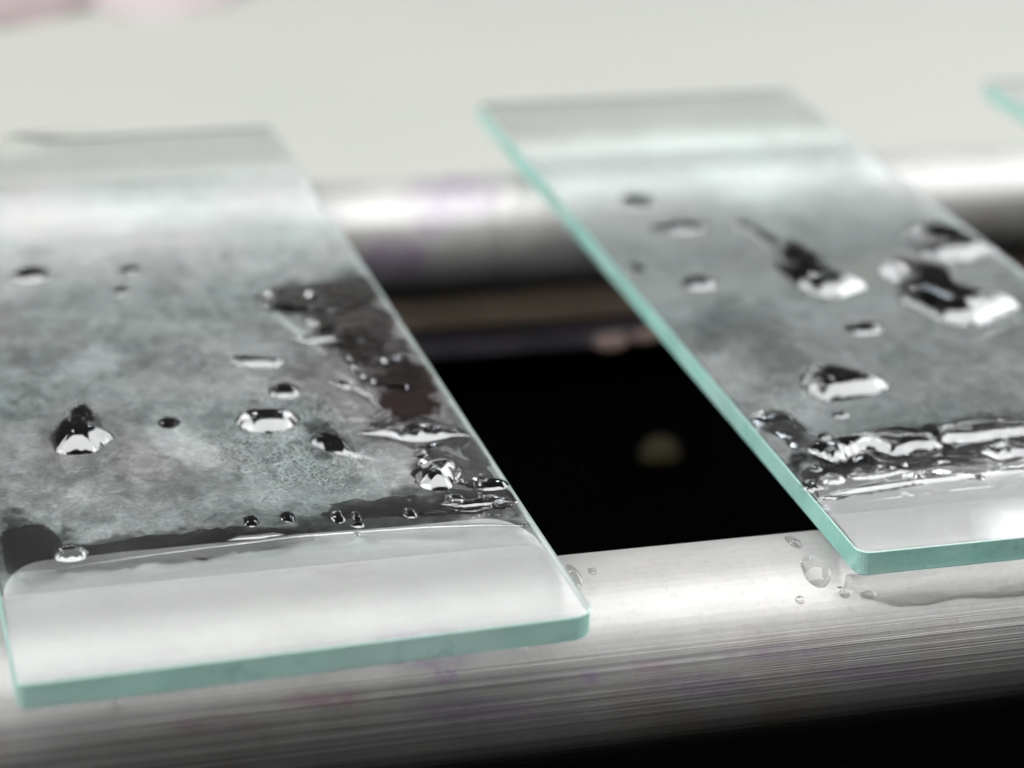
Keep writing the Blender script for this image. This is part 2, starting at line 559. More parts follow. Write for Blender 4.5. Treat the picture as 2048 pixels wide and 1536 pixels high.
def film(root, slide, cover_fn):
    nu, nv = 330, 900
    u = np.linspace(0.014, SW - 0.014, nu)
    v = np.linspace(0.014, SL - 0.014, nv)
    U, Vv = np.meshgrid(u, v, indexing='ij')
    W = slide_to_world(*slide, np.stack([U, Vv], -1))
    px, py = plane_to_px(np.concatenate([W, np.zeros(W.shape[:2] + (1,))], -1))
    c, cr, hu = cover_fn(px, py, U, Vv)
    for (C, a, b, sk) in CAPS:                   # where water stands the film has gone clear
        dx, dy = W[..., 0] - C[0], W[..., 1] - C[1]
        c = c * (1 - 0.97 * sstep(1.06, 0.94, np.sqrt(((dx - sk * dy) / a) ** 2 + (dy / b) ** 2)))
    w2 = W.reshape(-1, 2)
    c = c.reshape(-1)
    for B in POOLS:
        lo, hi = B.min(0), B.max(0)
        k = np.where((w2[:, 0] > lo[0]) & (w2[:, 0] < hi[0]) & (w2[:, 1] > lo[1]) & (w2[:, 1] < hi[1]))[0]
        if not len(k):
            continue
        ins = np.zeros(len(k), bool)
        q = w2[k]
        for a, b in zip(B, np.roll(B, -1, 0)):
            ins ^= ((a[1] > q[:, 1]) != (b[1] > q[:, 1])) & (q[:, 0] < (b[0] - a[0]) * (q[:, 1] - a[1]) / (b[1] - a[1] + 1e-15) + a[0])
        c[k[ins]] *= 0.03
    c = c.reshape(U.shape)
    for (X, Y, Yf) in PUDS:
        w0, w1 = np.interp(W[..., 0], X, Y, 99, 99), np.interp(W[..., 0], X, Yf, -99, -99)
        c = c * (1 - 0.97 * ((W[..., 1] > w0) & (W[..., 1] < w1)))
    V = np.stack([U, Vv, np.full_like(U, 0.0006)], -1).reshape(-1, 3)
    smooth = 0.9 * sstep(1.0, 0.7, Vv)
    A = np.stack([np.clip(c, 0, 1), np.clip(cr, 0, 1), np.clip(hu, 0, 1), smooth], -1).reshape(-1, 4)
    o = grid_obj("dried_film", V, grid_faces(nu, nv), M_FILM, root, {"cover": A})
    o["label"] = "thin grey dried film on the glass"
    return o


def cover_left(px, py, U, V):
    n1 = fbm(U * 1.6, V * 1.1, 21, 5)
    n2 = fbm(U * 5, V * 4, 33, 5)
    n3 = fbm(U * 16, V * 12, 43, 4)
    n4 = 1 - np.abs(fbm(U * 2.4 + n2 * .6, V * 2.0, 45, 4)) * 6
    c = 0.118 + 0.012 * n1 + 0.028 * n2 + 0.05 * n3 + 0.03 * np.clip(n4, 0, 1)
    for k, (f, t0, am) in enumerate([(1.3, 0.05, .030), (2.1, -0.05, -.022), (3.4, 0.12, .026)]):   # drying patches with crisp outlines
        q = fbm(U * f + 3.1 * k, V * f * .8, 300 + k, 5) - t0
        c = c + am * sstep(-0.015, 0.03, q) + 0.028 * np.exp(-(q / 0.012) ** 2)
    # paler veils
    for (a, b, rx, ry, r, k) in [(380, 900, 75, 30, 25, .10), (190, 720, 60, 22, 0, .06), (480, 690, 90, 20, 0, .04), (35, 900, 45, 60, 0, .05),
                                 (770, 950, 60, 35, 0, .05), (330, 860, 70, 20, 0, .05), (90, 1000, 90, 40, 0, .04), (330, 640, 60, 24, 0, .03)]:
        c = c + k * E(px, py, a, b, rx, ry, r, .45, .5, 35, int(a))
    # wet clear patches let the dark show
    w = np.zeros_like(c)
    for (a, b, rx, ry, r, k) in [(820, 780, 85, 75, 20, .8), (650, 590, 130, 34, -6, .75), (700, 640, 90, 50, 30, .6), (720, 700, 70, 30, 15, .65),
                                 (650, 880, 48, 34, 35, .7), (870, 850, 100, 26, 10, .5), (780, 860, 60, 24, 0, .6), (870, 935, 45, 26, 0, .7),
                                 (60, 1100, 85, 62, 15, .75), (320, 1095, 330, 30, -6, .7), (820, 1030, 270, 30, -6, .75), (900, 985, 110, 18, 0, .5),
                                 (560, 1075, 260, 22, -6, .8), (900, 1062, 220, 16, -3, .75), (700, 560, 40, 18, 0, .5), (1010, 975, 60, 10, 0, .6)]:
        w = np.maximum(w, k * E(px, py, a, b, rx, ry, r, .3, .55, 34, int(a + b)))
    c = c * (1 - w)
    # pale rims round the wet brown patch
    for (a, b, rx, ry, r) in [(585, 655, 70, 5, 38), (730, 785, 70, 6, 35), (690, 905, 60, 6, 14), (850, 868, 90, 7, 4)]:
        c = c + 0.16 * E(px, py, a, b, rx, ry, r, .5, .35, 22, int(a))
    # extra cover paints a bright wash over the rear rod, thinner beyond it
    c = c + 0.13 * sstep(3.4, 5.8, V) * sstep(7.0, 6.2, V)
    c = c * (1 - 0.75 * sstep(6.3, 6.9, V))
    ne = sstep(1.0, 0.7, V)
    c = c * (1 - ne) + ne * (0.155 + 0.02 * fbm(U * 0.6, V * 7, 91, 2))  # near end painted milky to brighten the rod seen beneath
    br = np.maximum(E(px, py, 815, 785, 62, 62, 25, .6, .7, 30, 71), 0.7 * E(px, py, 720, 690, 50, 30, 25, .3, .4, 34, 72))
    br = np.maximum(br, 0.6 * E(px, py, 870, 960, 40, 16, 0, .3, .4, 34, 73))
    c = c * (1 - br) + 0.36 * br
    cr = E(px, py, 600, 850, 150, 120, 10, .5, .5, 40, 5) * 0.9 + 0.25 * E(px, py, 480, 640, 180, 60, 0, .5, .5, 40, 6)
    hu = 0.34 + 0.6 * fbm(U * 1.3, V * 1.0, 77, 4) + 0.3 * n2 + 0.5 * E(px, py, 780, 760, 160, 190, 0, .5, .3, 40, 8)
    hu = np.clip(hu, 0, 0.85)
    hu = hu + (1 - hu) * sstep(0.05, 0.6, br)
    hu = hu * (1 - ne) + 0.62 * ne
    return c, cr, hu


def cover_right(px, py, U, V):
    n1 = fbm(U * 1.3, V * 0.9, 51, 5)
    n2 = fbm(U * 6, V * 5, 63, 5)
    n3 = fbm(U * 16, V * 12, 143, 4)
    c = 0.128 + 0.015 * n1 + 0.022 * n2 + 0.035 * n3
    for k, (f, t0, am) in enumerate([(1.1, 0.08, .020), (2.6, 0.0, -.014)]):
        q = fbm(U * f + 3.1 * k, V * f * .8, 320 + k, 5) - t0
        c = c + am * sstep(-0.02, 0.04, q) + 0.014 * np.exp(-(q / 0.012) ** 2)
    c = c + (0.07 + 0.12 * fbm(U * 3, V * 2.2, 97, 4)) * E(px, py, 1420, 245, 230, 55, 0, .5, .5, 50, 12)
    c = c + 0.06 * E(px, py, 1430, 760, 60, 90, 50, .5, .4, 40, 2) + 0.05 * E(px, py, 1580, 830, 60, 40, 0, .5, .4, 40, 3)
    c = c + 0.10 * E(px, py, 1530, 370, 110, 45, 10, .5, .6, 30, 4)  # extra cover paints a white reflection on the far half
    w = np.zeros_like(c)
    for (a, b, rx, ry, r, k) in [(1870, 905, 290, 62, -4, .93), (1570, 855, 45, 22, 20, .7), (1700, 970, 120, 30, -8, .75), (2000, 870, 180, 40, 0, .8),
                                 (1520, 660, 60, 50, 60, .3), (1440, 650, 40, 60, 30, .3), (1620, 400, 60, 60, 0, .2), (1700, 960, 100, 24, 0, .7),
                                 (1640, 900, 30, 10, 0, .5), (1530, 700, 90, 40, 20, .25)]:
        w = np.maximum(w, k * E(px, py, a, b, rx, ry, r, .25, .5, 30, int(a + b)))
    c = c * (1 - w)
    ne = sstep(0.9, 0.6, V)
    c = c * (1 - ne) + ne * (0.155 + 0.015 * fbm(U * 0.6, V * 7, 93, 2))  # pale cover painted here to lift the rod under the glass
    c = c + 0.11 * sstep(3.6, 5.8, V) * sstep(7.0, 6.2, V)  # bright haze above the rear rod, put into the cover
    c = c * (1 - 0.7 * sstep(6.3, 6.9, V))
    cr = 0.35 * E(px, py, 1580, 800, 80, 60, 0, .5, .4, 40, 9) + 0.15
    hu = np.clip(0.20 + 0.5 * fbm(U * 1.1, V * 0.9, 87, 4) + 0.25 * n2, 0, 0.85)
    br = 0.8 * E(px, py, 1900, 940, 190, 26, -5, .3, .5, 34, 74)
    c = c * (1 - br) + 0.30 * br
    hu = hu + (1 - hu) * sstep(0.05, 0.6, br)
    hu = hu * (1 - ne) + 0.62 * ne
    return c, cr, hu


# ------------------------------------------------------------------ water on the slides
CAPS, PUDS, POOLS = [], [], []


def scale_at(px, py):
    a, b = px_to_plane(px - 20, py), px_to_plane(px + 20, py)
    return 40.0 / np.linalg.norm(b - a)          # pixels per centimetre


def cap_drop(xl, xr, yt, yb, label, seed=1, wob=0.07, skew=0.0, name="water_drop", group="small water drops on the slides",
             contact=50, lobes=None, z0=0.0008):
    """a drop seen between xl..xr, yt..yb: sits on the glass as a cap with about 50 degrees contact angle"""
    cxp = (xl + xr) / 2
    s = scale_at(cxp, yb)
    a = (xr - xl) / 2 / s
    ta = math.tan(math.radians(contact)) / 3
    b = (yb - yt) / s / (0.40 + 1.33 * ta)
    hgt = ta * min(a, b)
    cy = yb - 0.40 * b * s
    C = px_to_plane(cxp, cy)
    CAPS.append((C, a, b, skew))
    nr, na = 22, 96
    r = np.sin(np.linspace(0, 1, nr) * np.pi / 2)
    t = np.linspace(0, 2 * np.pi, na, endpoint=False)
    rad = 1 + wob * (vnoise(np.cos(t) * 1.6 + seed * 3.1, np.sin(t) * 1.6 - seed, seed)
                     + .5 * vnoise(np.cos(t) * 4 + seed, np.sin(t) * 4, seed + 5))
    if lobes is not None:
        for (ang, amp, wid) in lobes:
            dt = (t - math.radians(ang) + np.pi) % (2 * np.pi) - np.pi
            rad = rad + amp * np.exp(-(dt / wid) ** 2)
    Rr, Tt = np.meshgrid(r, t, indexing='ij')
    X = a * Rr * rad[None] * np.cos(Tt)
    Y = b * Rr * rad[None] * np.sin(Tt)
    X = X + skew * Y
    Z = hgt * (1 - Rr ** 3) * (1 + 0.06 * fbm(X / a * 1.5 + seed, Y / b * 1.5, seed, 3))
    V = np.stack([X, Y, Z + z0], -1).reshape(-1, 3)
    o = grid_obj(name, V, grid_faces(nr, na, True), M_WATER)
    o.location = (C[0], C[1], 0)
    tag(o, label, "water drop", group)
    return o


def spine_puddle(near_px, depth, label, seed=1, contact=48, name="water_puddle", cat="puddle", group="irregular puddles on the slides",
                 ruffle=0.06, lump=0.05, mat=None):
    """puddle whose near waterline runs through near_px; depth (cm) along it, highest in the middle"""
    P = px_to_plane(np.array([p[0] for p in near_px]), np.array([p[1] for p in near_px]))[:, :2]
    D = np.array(depth, float)
    # resample
    seg = np.r_[0, np.cumsum(np.linalg.norm(np.diff(P, axis=0), axis=1))]
    n = 150
    q = np.linspace(0, seg[-1], n)
    k = 9
    ker = np.hanning(k + 2)[1:-1]
    ker /= ker.sum()

    def sm(a):
        a = np.r_[np.full(k // 2, a[0]) + (np.arange(-(k // 2), 0)) * (a[1] - a[0]), a, np.full(k // 2, a[-1]) + np.arange(1, k // 2 + 1) * (a[-1] - a[-2])]
        return np.convolve(a, ker, 'valid')
    X = sm(np.interp(q, seg, P[:, 0]))
    Y = sm(np.interp(q, seg, P[:, 1]))
    DD = np.maximum(sm(np.interp(q, seg, D)), 1e-4)
    e = np.sin(np.clip(q / seg[-1], 0, 1) * np.pi)
    DD = DD * np.minimum(1, (e / 0.6)) ** 0.6 + 1e-4
    Y = Y + ruffle * 0.25 * DD * fbm(q * 9, 0 * q + seed, seed, 3)
    Yf = Y + DD * (1 + ruffle * fbm(q * 7, 0 * q + seed * 2, seed + 3, 4))
    PUDS.append((X, Y, Yf))
    m = 40
    t = (1 - np.cos(np.linspace(0, np.pi, m))) / 2
    Tt, _ = np.meshgrid(t, q, indexing='xy')
    XX = X[:, None] + 0 * Tt
    YY = Y[:, None] + (Yf - Y)[:, None] * Tt
    w = np.minimum(DD, 0.55)
    H = math.tan(math.radians(contact)) / 4 * w[:, None] * (1 - np.abs(2 * Tt - 1) ** 2)
    H = H * (1 + lump * fbm(XX * 7 + seed, YY * 7, seed, 4))
    V = np.stack([XX, YY, H + 0.0008], -1)
    C = V.reshape(-1, 3).mean(0)
    C[2] = 0
    o = grid_obj(name, V.reshape(-1, 3) - C, grid_faces(n, m), mat or M_WATER)
    o.location = tuple(C)
    tag(o, label, cat, group)
    return o


def pool(poly, label, rim=0.17, contact=54, seed=1, cat="puddle", name="water_puddle", group="irregular puddles on the slides", wob=0.006, top=0.0):
    """flat-topped pool of water: waterline poly (as the photograph shows it), steep rounded rim of even contact angle"""
    P = np.array(poly, float)
    P = px_to_plane(P[:, 0], P[:, 1])[:, :2]
    n = len(P)
    # closed Catmull-Rom outline
    B = []
    for i in range(n):
        p0, p1, p2, p3 = P[i - 1], P[i], P[(i + 1) % n], P[(i + 2) % n]
        t = np.linspace(0, 1, 16, endpoint=False)[:, None]
        B.append(0.5 * ((2 * p1) + (-p0 + p2) * t + (2 * p0 - 5 * p1 + 4 * p2 - p3) * t ** 2 + (-p0 + 3 * p1 - 3 * p2 + p3) * t ** 3))
    B = np.concatenate(B)
    B = B + wob * np.stack([fbm(B[:, 0] * 14 + seed, B[:, 1] * 14, seed, 3), fbm(B[:, 0] * 14, B[:, 1] * 14 + seed, seed + 4, 3)], -1)
    lo, hi = B.min(0), B.max(0)
    st = max(0.0055, (hi - lo).max() / 190)
    x = np.arange(lo[0] - st, hi[0] + 2 * st, st)
    y = np.arange(lo[1] - st, hi[1] + 2 * st, st)
    X, Y = np.meshgrid(x, y, indexing='ij')
    Q = np.stack([X, Y], -1).reshape(-1, 2)
    A, C = B, np.roll(B, -1, 0)
    best = np.full(len(Q), 1e9)
    near = np.zeros_like(Q)
    ins = np.zeros(len(Q), bool)
    for a, c in zip(A, C):
        d = c - a
        t = np.clip(((Q - a) @ d) / (d @ d + 1e-12), 0, 1)
        pr = a + t[:, None] * d
        dd = np.linalg.norm(Q - pr, axis=1)
        m = dd < best
        best[m] = dd[m]
        near[m] = pr[m]
        cr = (a[1] > Q[:, 1]) != (c[1] > Q[:, 1])
        ins ^= cr & (Q[:, 0] < (c[0] - a[0]) * (Q[:, 1] - a[1]) / (c[1] - a[1] + 1e-15) + a[0])
    hm = math.tan(math.radians(contact)) * rim / 2
    d = np.where(ins, best, 0)
    h = hm * (1 - (1 - np.clip(d / rim, 0, 1)) ** 2)
    h = h * (1 + top * fbm(Q[:, 0] * 4 + seed, Q[:, 1] * 4, seed, 2))
    h = h.reshape(X.shape)
    inner = (d.reshape(X.shape) > st * 2.5)
    for _ in range(14):                           # surface tension rounds off the crests
        g = h.copy()
        g[1:-1, 1:-1] = (h[1:-1, 1:-1] * 2 + h[:-2, 1:-1] + h[2:, 1:-1] + h[1:-1, :-2] + h[1:-1, 2:]) / 6
        h = np.where(inner, g, h)
    F = grid_faces(len(x), len(y))
    keep = ins[F].any(1)
    F = F[keep]
    XY = np.where(ins[:, None], Q, near)
    V = np.column_stack([XY, np.where(ins, h.reshape(-1), 0) + 0.0008])
    used = np.unique(F)
    idx = np.full(len(V), -1)
    idx[used] = np.arange(len(used))
    V = V[used]
    Cn = V.mean(0)
    Cn[2] = 0
    o = grid_obj(name, V - Cn, idx[F], M_WATER)
    o.location = tuple(Cn)
    tag(o, label, cat, group)
    POOLS.append(B)
    return o


DG = dict(cat="water drop", name="water_drop", group="small water drops on the slides")
pool([(101, 869), (105, 892), (115, 905), (137, 910), (165, 909), (191, 905), (208, 890), (227, 875), (218, 869), (204, 866), (202, 845), (192, 824), (170, 818), (145, 820), (124, 836), (110, 855)],
     "largest water drop on the left slide, with a ragged pointed top", 0.12, 55, 3, top=.1, **DG)
pool([(470, 842), (482, 854), (500, 863), (537, 868), (574, 859), (590, 848), (598, 836), (575, 829), (540, 827), (505, 828), (478, 833)],
     "wide flat-topped water drop below the small oval one on the left slide", 0.10, 54, 5, **DG)
pool([(457, 721), (478, 730), (513, 736), (547, 735), (568, 723), (545, 722), (506, 718), (475, 716)],
     "long thin water drop at the middle of the left slide, above the oval one", 0.065, 52, 6, **DG)
pool([(821, 946), (832, 960), (842, 973), (870, 982), (900, 978), (914, 962), (924, 943), (913, 933), (890, 927), (860, 929), (838, 938)],
     "cup-shaped water drop by the right edge of the left slide, above the front rod", 0.10, 55, 7, top=.1, **DG)
pool([(1600, 757), (1608, 776), (1631, 793), (1662, 802), (1700, 799), (1747, 789), (1780, 774), (1758, 766), (1726, 757), (1676, 744), (1635, 741), (1608, 747)],
     "large glossy oval drop alone in the middle of the right slide", 0.12, 55, 8, **DG)
pool([(1756, 541), (1775, 552), (1795, 567), (1797, 585), (1800, 600), (1846, 623), (1883, 641), (1945, 653), (1987, 637), (2041, 614), (2010, 604), (1968, 598), (1935, 585), (1924, 565), (1905, 551), (1862, 541), (1800, 533), (1765, 533)],
     "largest puddle on the right slide, broad and pointed at its right end", 0.145, 54, 9, top=.05)
pool([(1800, 470), (1815, 484), (1832, 497), (1862, 516), (1916, 525), (1966, 517), (2012, 517), (1985, 504), (1962, 490), (1937, 477), (1883, 463), (1830, 462)],
     "blurred puddle behind the largest one, by the right slide's far edge", 0.15, 54, 10)
pool([(1540, 519), (1556, 537), (1573, 554), (1614, 583), (1664, 597), (1697, 591), (1736, 573), (1710, 566), (1680, 557), (1660, 545), (1654, 528), (1625, 510), (1590, 495), (1566, 488), (1549, 502)],
     "s-shaped puddle in the middle of the right slide, left of the largest one", 0.14, 54, 11, top=.05)
pool([(1466, 450), (1490, 462), (1515, 478), (1540, 498), (1556, 504), (1566, 492), (1545, 476), (1512, 458), (1485, 444)],
     "narrow tail of water leading up from the s-shaped puddle", 0.12, 50, 12)
pool([(1612, 899), (1630, 909), (1650, 917), (1681, 927), (1709, 911), (1738, 902), (1770, 908), (1800, 915), (1846, 907), (1886, 897), (1868, 884), (1842, 868), (1800, 862), (1759, 864), (1725, 873), (1690, 879), (1650, 886)],
     "wavy puddle at the left end of the dark wet band on the right slide", 0.08, 54, 13, top=.15, wob=.012)
pool([(1850, 870), (1879, 888), (1929, 891), (1987, 885), (2048, 877), (2135, 872), (2150, 856), (2090, 850), (2048, 852), (1990, 850), (1930, 852), (1880, 858)],
     "wavy puddle at the right end of the dark wet band on the right slide", 0.08, 54, 14, top=.15, wob=.012)
# drops: left slide
cap_drop(537, 601, 763, 798, "small oval water drop right above the wide drop on the left slide", 5, 0.02)
cap_drop(18, 106, 532, 567, "wide water drop near the left border of the left slide's far half", 9, 0.05)
cap_drop(222, 262, 572, 593, "tiny round water drop, nearer one of a pair on the left slide's far half", 11, 0.05)
cap_drop(236, 284, 531, 546, "tiny flat water drop, farther one of a pair on the left slide's far half", 12, 0.05, contact=40)
cap_drop(316, 360, 838, 857, "faint tiny water drop between the ragged drop and the wide drop", 13, 0.08, contact=30)
cap_drop(945, 1018, 958, 982, "flat water drop touching the right edge of the left slide", 15, 0.05, contact=42)
for k, (a, b, c, d, lb) in enumerate([
        (660, 692, 1020, 1046, "tiny cup-like drop, left of three in the dark wet strip of the left slide"),
        (703, 724, 1022, 1042, "tiny drop, middle of three in the dark wet strip of the left slide"),
        (702, 730, 1044, 1056, "tiny flat drop just below the other two in the left slide's wet strip"),
        (560, 590, 1022, 1044, "small faint drop on the upper border of the left slide's wet strip"),
        (487, 518, 1030, 1054, "small pale drop at the left end of the row of drops over the front rod"),
        (805, 836, 1016, 1036, "small drop right of the row of drops on the left slide's wet strip"),
        (890, 936, 988, 1016, "small drop below the cup-shaped one near the left slide's right edge"),
        (108, 176, 1092, 1124, "flat drop in the dark corner at the left slide's near left"),
        (708, 722, 1062, 1074, "tiny ring-like drop at the rod's dark upper outline under the left slide")]):
    cap_drop(a, b, c, d, lb, 20 + k, 0.08, contact=46)
# drops: right slide
cap_drop(1688, 1768, 644, 670, "small flat drop behind the large oval drop on the right slide", 32, 0.05, contact=46)
cap_drop(1356, 1434, 550, 582, "small round drop near the right slide's green edge", 33, 0.04, contact=48)
cap_drop(1300, 1420, 441, 468, "thin elongated blurred drop on the right slide's far half", 34, 0.05, contact=46)
cap_drop(1240, 1310, 391, 412, "faint blurred drop farthest back on the right slide", 35, 0.04, contact=34)
cap_drop(1258, 1290, 527, 545, "tiny faint drop beside the green edge of the right slide", 36, 0.04, contact=36)
for k, (a, b, c, d, lb) in enumerate([
        (1664, 1700, 822, 838, "tiny drop between the large oval drop and the dark wet band"),
        (1634, 1662, 866, 880, "tiny drop at the left of the dark wet band"),
        (1618, 1645, 930, 944, "tiny drop below the left end of the dark wet band"),
        (1642, 1692, 948, 970, "small flat drop at the near left of the right slide, above the rod"),
        (1600, 1648, 960, 984, "small drop closest to the green edge above the front rod"),
        (1695, 1740, 945, 960, "thin drop in the near part of the wet band"),
        (1745, 1796, 930, 948, "thin curled drop among the ripples of the wet band")]):
    cap_drop(a, b, c, d, lb, 40 + k, 0.1, contact=48)

# puddles: right slide
spine_puddle([(1960, 905), (2000, 922), (2040, 915), (2100, 920)], [.06, .16, .18, .1],
             "small ripple of water nearer than the wavy puddle, at the picture's right border", 9, 46, ruffle=.3, lump=.3)
spine_puddle([(1700, 958), (1745, 962), (1790, 952), (1830, 944)], [.04, .07, .07, .03],
             "thin ripple of water just above the front rod on the right slide", 10, 46, ruffle=.3, lump=.3)
spine_puddle([(-90, 312), (-20, 306), (40, 297), (95, 284), (150, 272), (230, 262)],
             [.1, .25, .30, .26, .16, .05], "blurred dark streak of water at the far end of the left slide", 18, 34)
spine_puddle([(1632, 1004), (1660, 994), (1730, 984), (1850, 968), (1960, 955), (2090, 940)],  # ridge shaped to stand in for the meniscus highlight
             [.03, .06, .07, .07, .07, .06], "thin bright line of water over the front rod's far outline on the middle slide", 21, 48, ruffle=.03, lump=.0)
spine_puddle([(70, 1146), (300, 1112), (600, 1074), (850, 1056), (980, 1051), (1070, 1053)],  # fainter added ridge for the left slide's meniscus highlight
             [.015, .028, .03, .03, .035, .02], "thin pale line of water over the front rod's far outline on the left slide", 22, 36, ruffle=.03, lump=.0)
# puddles: left slide, along the right edge
spine_puddle([(715, 868), (770, 872), (815, 884), (850, 888), (885, 880), (945, 872)],
             [.05, .10, .18, .2, .16, .05], "wavy pale-rimmed trickle below the brown wet patch on the left slide", 12, 44, ruffle=.25, lump=.3)
spine_puddle([(655, 765), (700, 780), (735, 800), (768, 822)],
             [.05, .12, .12, .04], "thin trickle along the left of the brown wet patch", 13, 42, ruffle=.3, lump=.3)
spine_puddle([(622, 888), (650, 902), (690, 912), (712, 905)], [.08, .22, .24, .05],
             "dull dark puddle with a pale near rim beside the wide drop on the left slide", 14, 34, ruffle=.2, lump=.2)
spine_puddle([(580, 672), (610, 686), (650, 684), (690, 680)], [.04, .10, .12, .03],
             "small thin puddle in the upper part of the brown wet patch", 15, 40, ruffle=.3, lump=.3)
spine_puddle([(880, 1010), (930, 1018), (990, 1012), (1030, 1004)], [.05, .08, .1, .04],
             "thin ripple of water near the left slide's right corner", 16, 44, ruffle=.3, lump=.3)
spine_puddle([(455, 1082), (520, 1078), (570, 1070)], [.03, .05, .03],
             "long thin streak of water over the rod's dark outline on the left slide", 17, 40, ruffle=.3, lump=.3)


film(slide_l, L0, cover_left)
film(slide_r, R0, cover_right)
film(slide_f, (c3[0] + 0.02, c3[1] - SL, 0.005), lambda a, b, U, V: (0.12 + 0.03 * fbm(U, V, 9), 0 * U, 0.4 + 0 * U))


def smear(slide, blots, name, label, amp, seed, fu=7.0, fv=4.0, step=0.0085, box=None):
    """thin uneven layer of water: low wavelets inside an irregular outline"""
    u0, u1, v0, v1 = box
    u = np.arange(max(u0, .02), min(u1, SW - .02), step)
    v = np.arange(v0, v1, step)
    U, Vv = np.meshgrid(u, v, indexing='ij')
    W = slide_to_world(*slide, np.stack([U, Vv], -1))
    px, py = plane_to_px(np.concatenate([W, np.zeros(W.shape[:2] + (1,))], -1))
    mk = np.zeros_like(U)
    for (a, b, rx, ry, r) in blots:
        mk = np.maximum(mk, E(px, py, a, b, rx, ry, r, .35, .45, 70, int(a)))
    mk = mk * (0.45 + 0.9 * sstep(-0.2, 0.2, fbm(U * fu * .5, Vv * fv * .5, seed + 40, 2)))
    f1 = fbm(U * fu + 0.25 * fbm(U * 3, Vv * 3, seed + 1, 2), Vv * fv, seed, 2, .4)
    f2 = fbm(U * fu * 1.7 + 3.3, Vv * fv * 1.9, seed + 9, 2, .4)
    h = amp * (0.25 + sstep(-0.05, 0.55, f1) + 0.45 * sstep(0.0, 0.5, f2))
    h = h * sstep(0.2, 0.85, mk)
    Z = h + 0.0006
    F = grid_faces(len(u), len(v))
    keep = (h.reshape(-1)[F] > 1e-5).any(1)
    F = F[keep]
    V = np.stack([W[..., 0], W[..., 1], Z], -1).reshape(-1, 3)
    used = np.unique(F)
    idx = np.full(len(V), -1)
    idx[used] = np.arange(len(used))
    V, F = V[used], idx[F]
    Vb = V.copy()
    Vb[:, 2] = 0.0007
    V[:, 2] += 0.0003
    o = grid_obj(name, np.concatenate([V, Vb]), np.concatenate([F, F[:, ::-1] + len(V)]), M_WATER)
    tag(o, label, "water film")
    return o


smear(L0, [(650, 590, 120, 30, -6), (710, 650, 95, 50, 30), (760, 720, 80, 40, 30), (850, 868, 90, 26, 8),
           (910, 935, 70, 26, 20), (960, 900, 40, 30, 30), (860, 1010, 180, 24, -4)],
      "wet_smear", "broken rippled water film along the right edge of the left slide, round the brown patch", 0.014, 4, 3.0, 3.4, box=(1.1, 2.55, 1.0, 4.9))
smear(L0, [(300, 1100, 330, 26, -6), (60, 1090, 70, 40, 0)],
      "wet_smear", "thin wet strip along the front rod's outline under the left half of the left slide", 0.007, 24, 2.4, 3.4, box=(0.05, 1.6, 0.8, 1.9))
smear(R0, [(1560, 850, 50, 24, 20), (1600, 880, 30, 18, 0), (1740, 945, 130, 32, -6), (1900, 915, 200, 34, 0), (1640, 985, 60, 14, 0), (2010, 890, 120, 40, 0)],
      "wet_smear", "rippled water film in the dark band of the middle slide, just behind the front rod", 0.011, 14, 2.6, 4.6, box=(0.03, 1.6, 0.5, 2.2))


# rough wet relief: many small wavelets in the brown wet patch and in the wet bands
def wavelets(spots, name, label, seed, n, wr=(8, 34), contact=(10, 36)):
    rng = np.random.default_rng(seed)
    VV, FF, off = [], [], 0
    for k in range(n):
        a, b, rx, ry, rot = spots[rng.integers(len(spots))]
        g = rng.normal(size=2) * 0.5
        r = math.radians(rot)
        x = a + g[0] * rx * math.cos(r) - g[1] * ry * math.sin(r)
        y = b + g[0] * rx * math.sin(r) + g[1] * ry * math.cos(r)
        w = rng.uniform(*wr) * (0.6 + 0.7 * rng.random() ** 2)
        s = scale_at(x, y)
        C = px_to_plane(x, y)
        if not inside(C):
            continue
        aa = w / s / 2
        bb = aa * rng.uniform(0.35, 1.1)
        nr, na = 6, 20
        rr = np.sin(np.linspace(0, 1, nr) * np.pi / 2)
        t = np.linspace(0, 2 * np.pi, na, endpoint=False)
        rad = 1 + 0.35 * vnoise(np.cos(t) * 1.7 + k * 3.3, np.sin(t) * 1.7, seed + k)
        Rr, Tt = np.meshgrid(rr, t, indexing='ij')
        X = aa * Rr * rad * np.cos(Tt) + C[0]
        Y = bb * Rr * rad * np.sin(Tt) + C[1]
        Z = math.tan(math.radians(rng.uniform(*contact)) / 2) * min(aa, bb) * (1 - Rr ** 2) + 0.0007
        VV.append(np.stack([X, Y, Z], -1).reshape(-1, 3))
        FF.append(grid_faces(nr, na, True) + off)
        off += nr * na
    o = grid_obj(name, np.concatenate(VV), np.concatenate(FF), M_WATER)
    tag(o, label, None, None, "stuff")
    return o


def inside(C):
    for (x0, y0, r) in (L0, R0):
        c, s = math.cos(-r), math.sin(-r)
        u = c * (C[0] - x0) - s * (C[1] - y0)
        v = s * (C[0] - x0) + c * (C[1] - y0)
        if 0.05 < u < SW - 0.05 and 0.05 < v < SL - 0.05:
            return True
    return False


wavelets([(660, 600, 110, 40, 10), (700, 660, 90, 50, 20), (740, 720, 70, 40, 30), (790, 870, 90, 30, 10), (930, 940, 70, 50, 30),
          (860, 1010, 160, 18, -4), (700, 560, 60, 25, 0), (650, 520, 60, 20, 0), (760, 830, 30, 20, 0)],
         "water_specks", "countless tiny water beads over the left slide's brown wet patch", 5, 34, (5, 18))
wavelets([(1545, 860, 50, 26, 20), (1590, 880, 40, 20, 0), (1730, 945, 100, 22, -6), (1560, 830, 60, 20, 0), (1990, 900, 90, 20, 0), (1620, 980, 30, 10, 0)],
         "water_specks", "countless tiny water beads beside the wet band of the right slide", 6, 30, (5, 16))


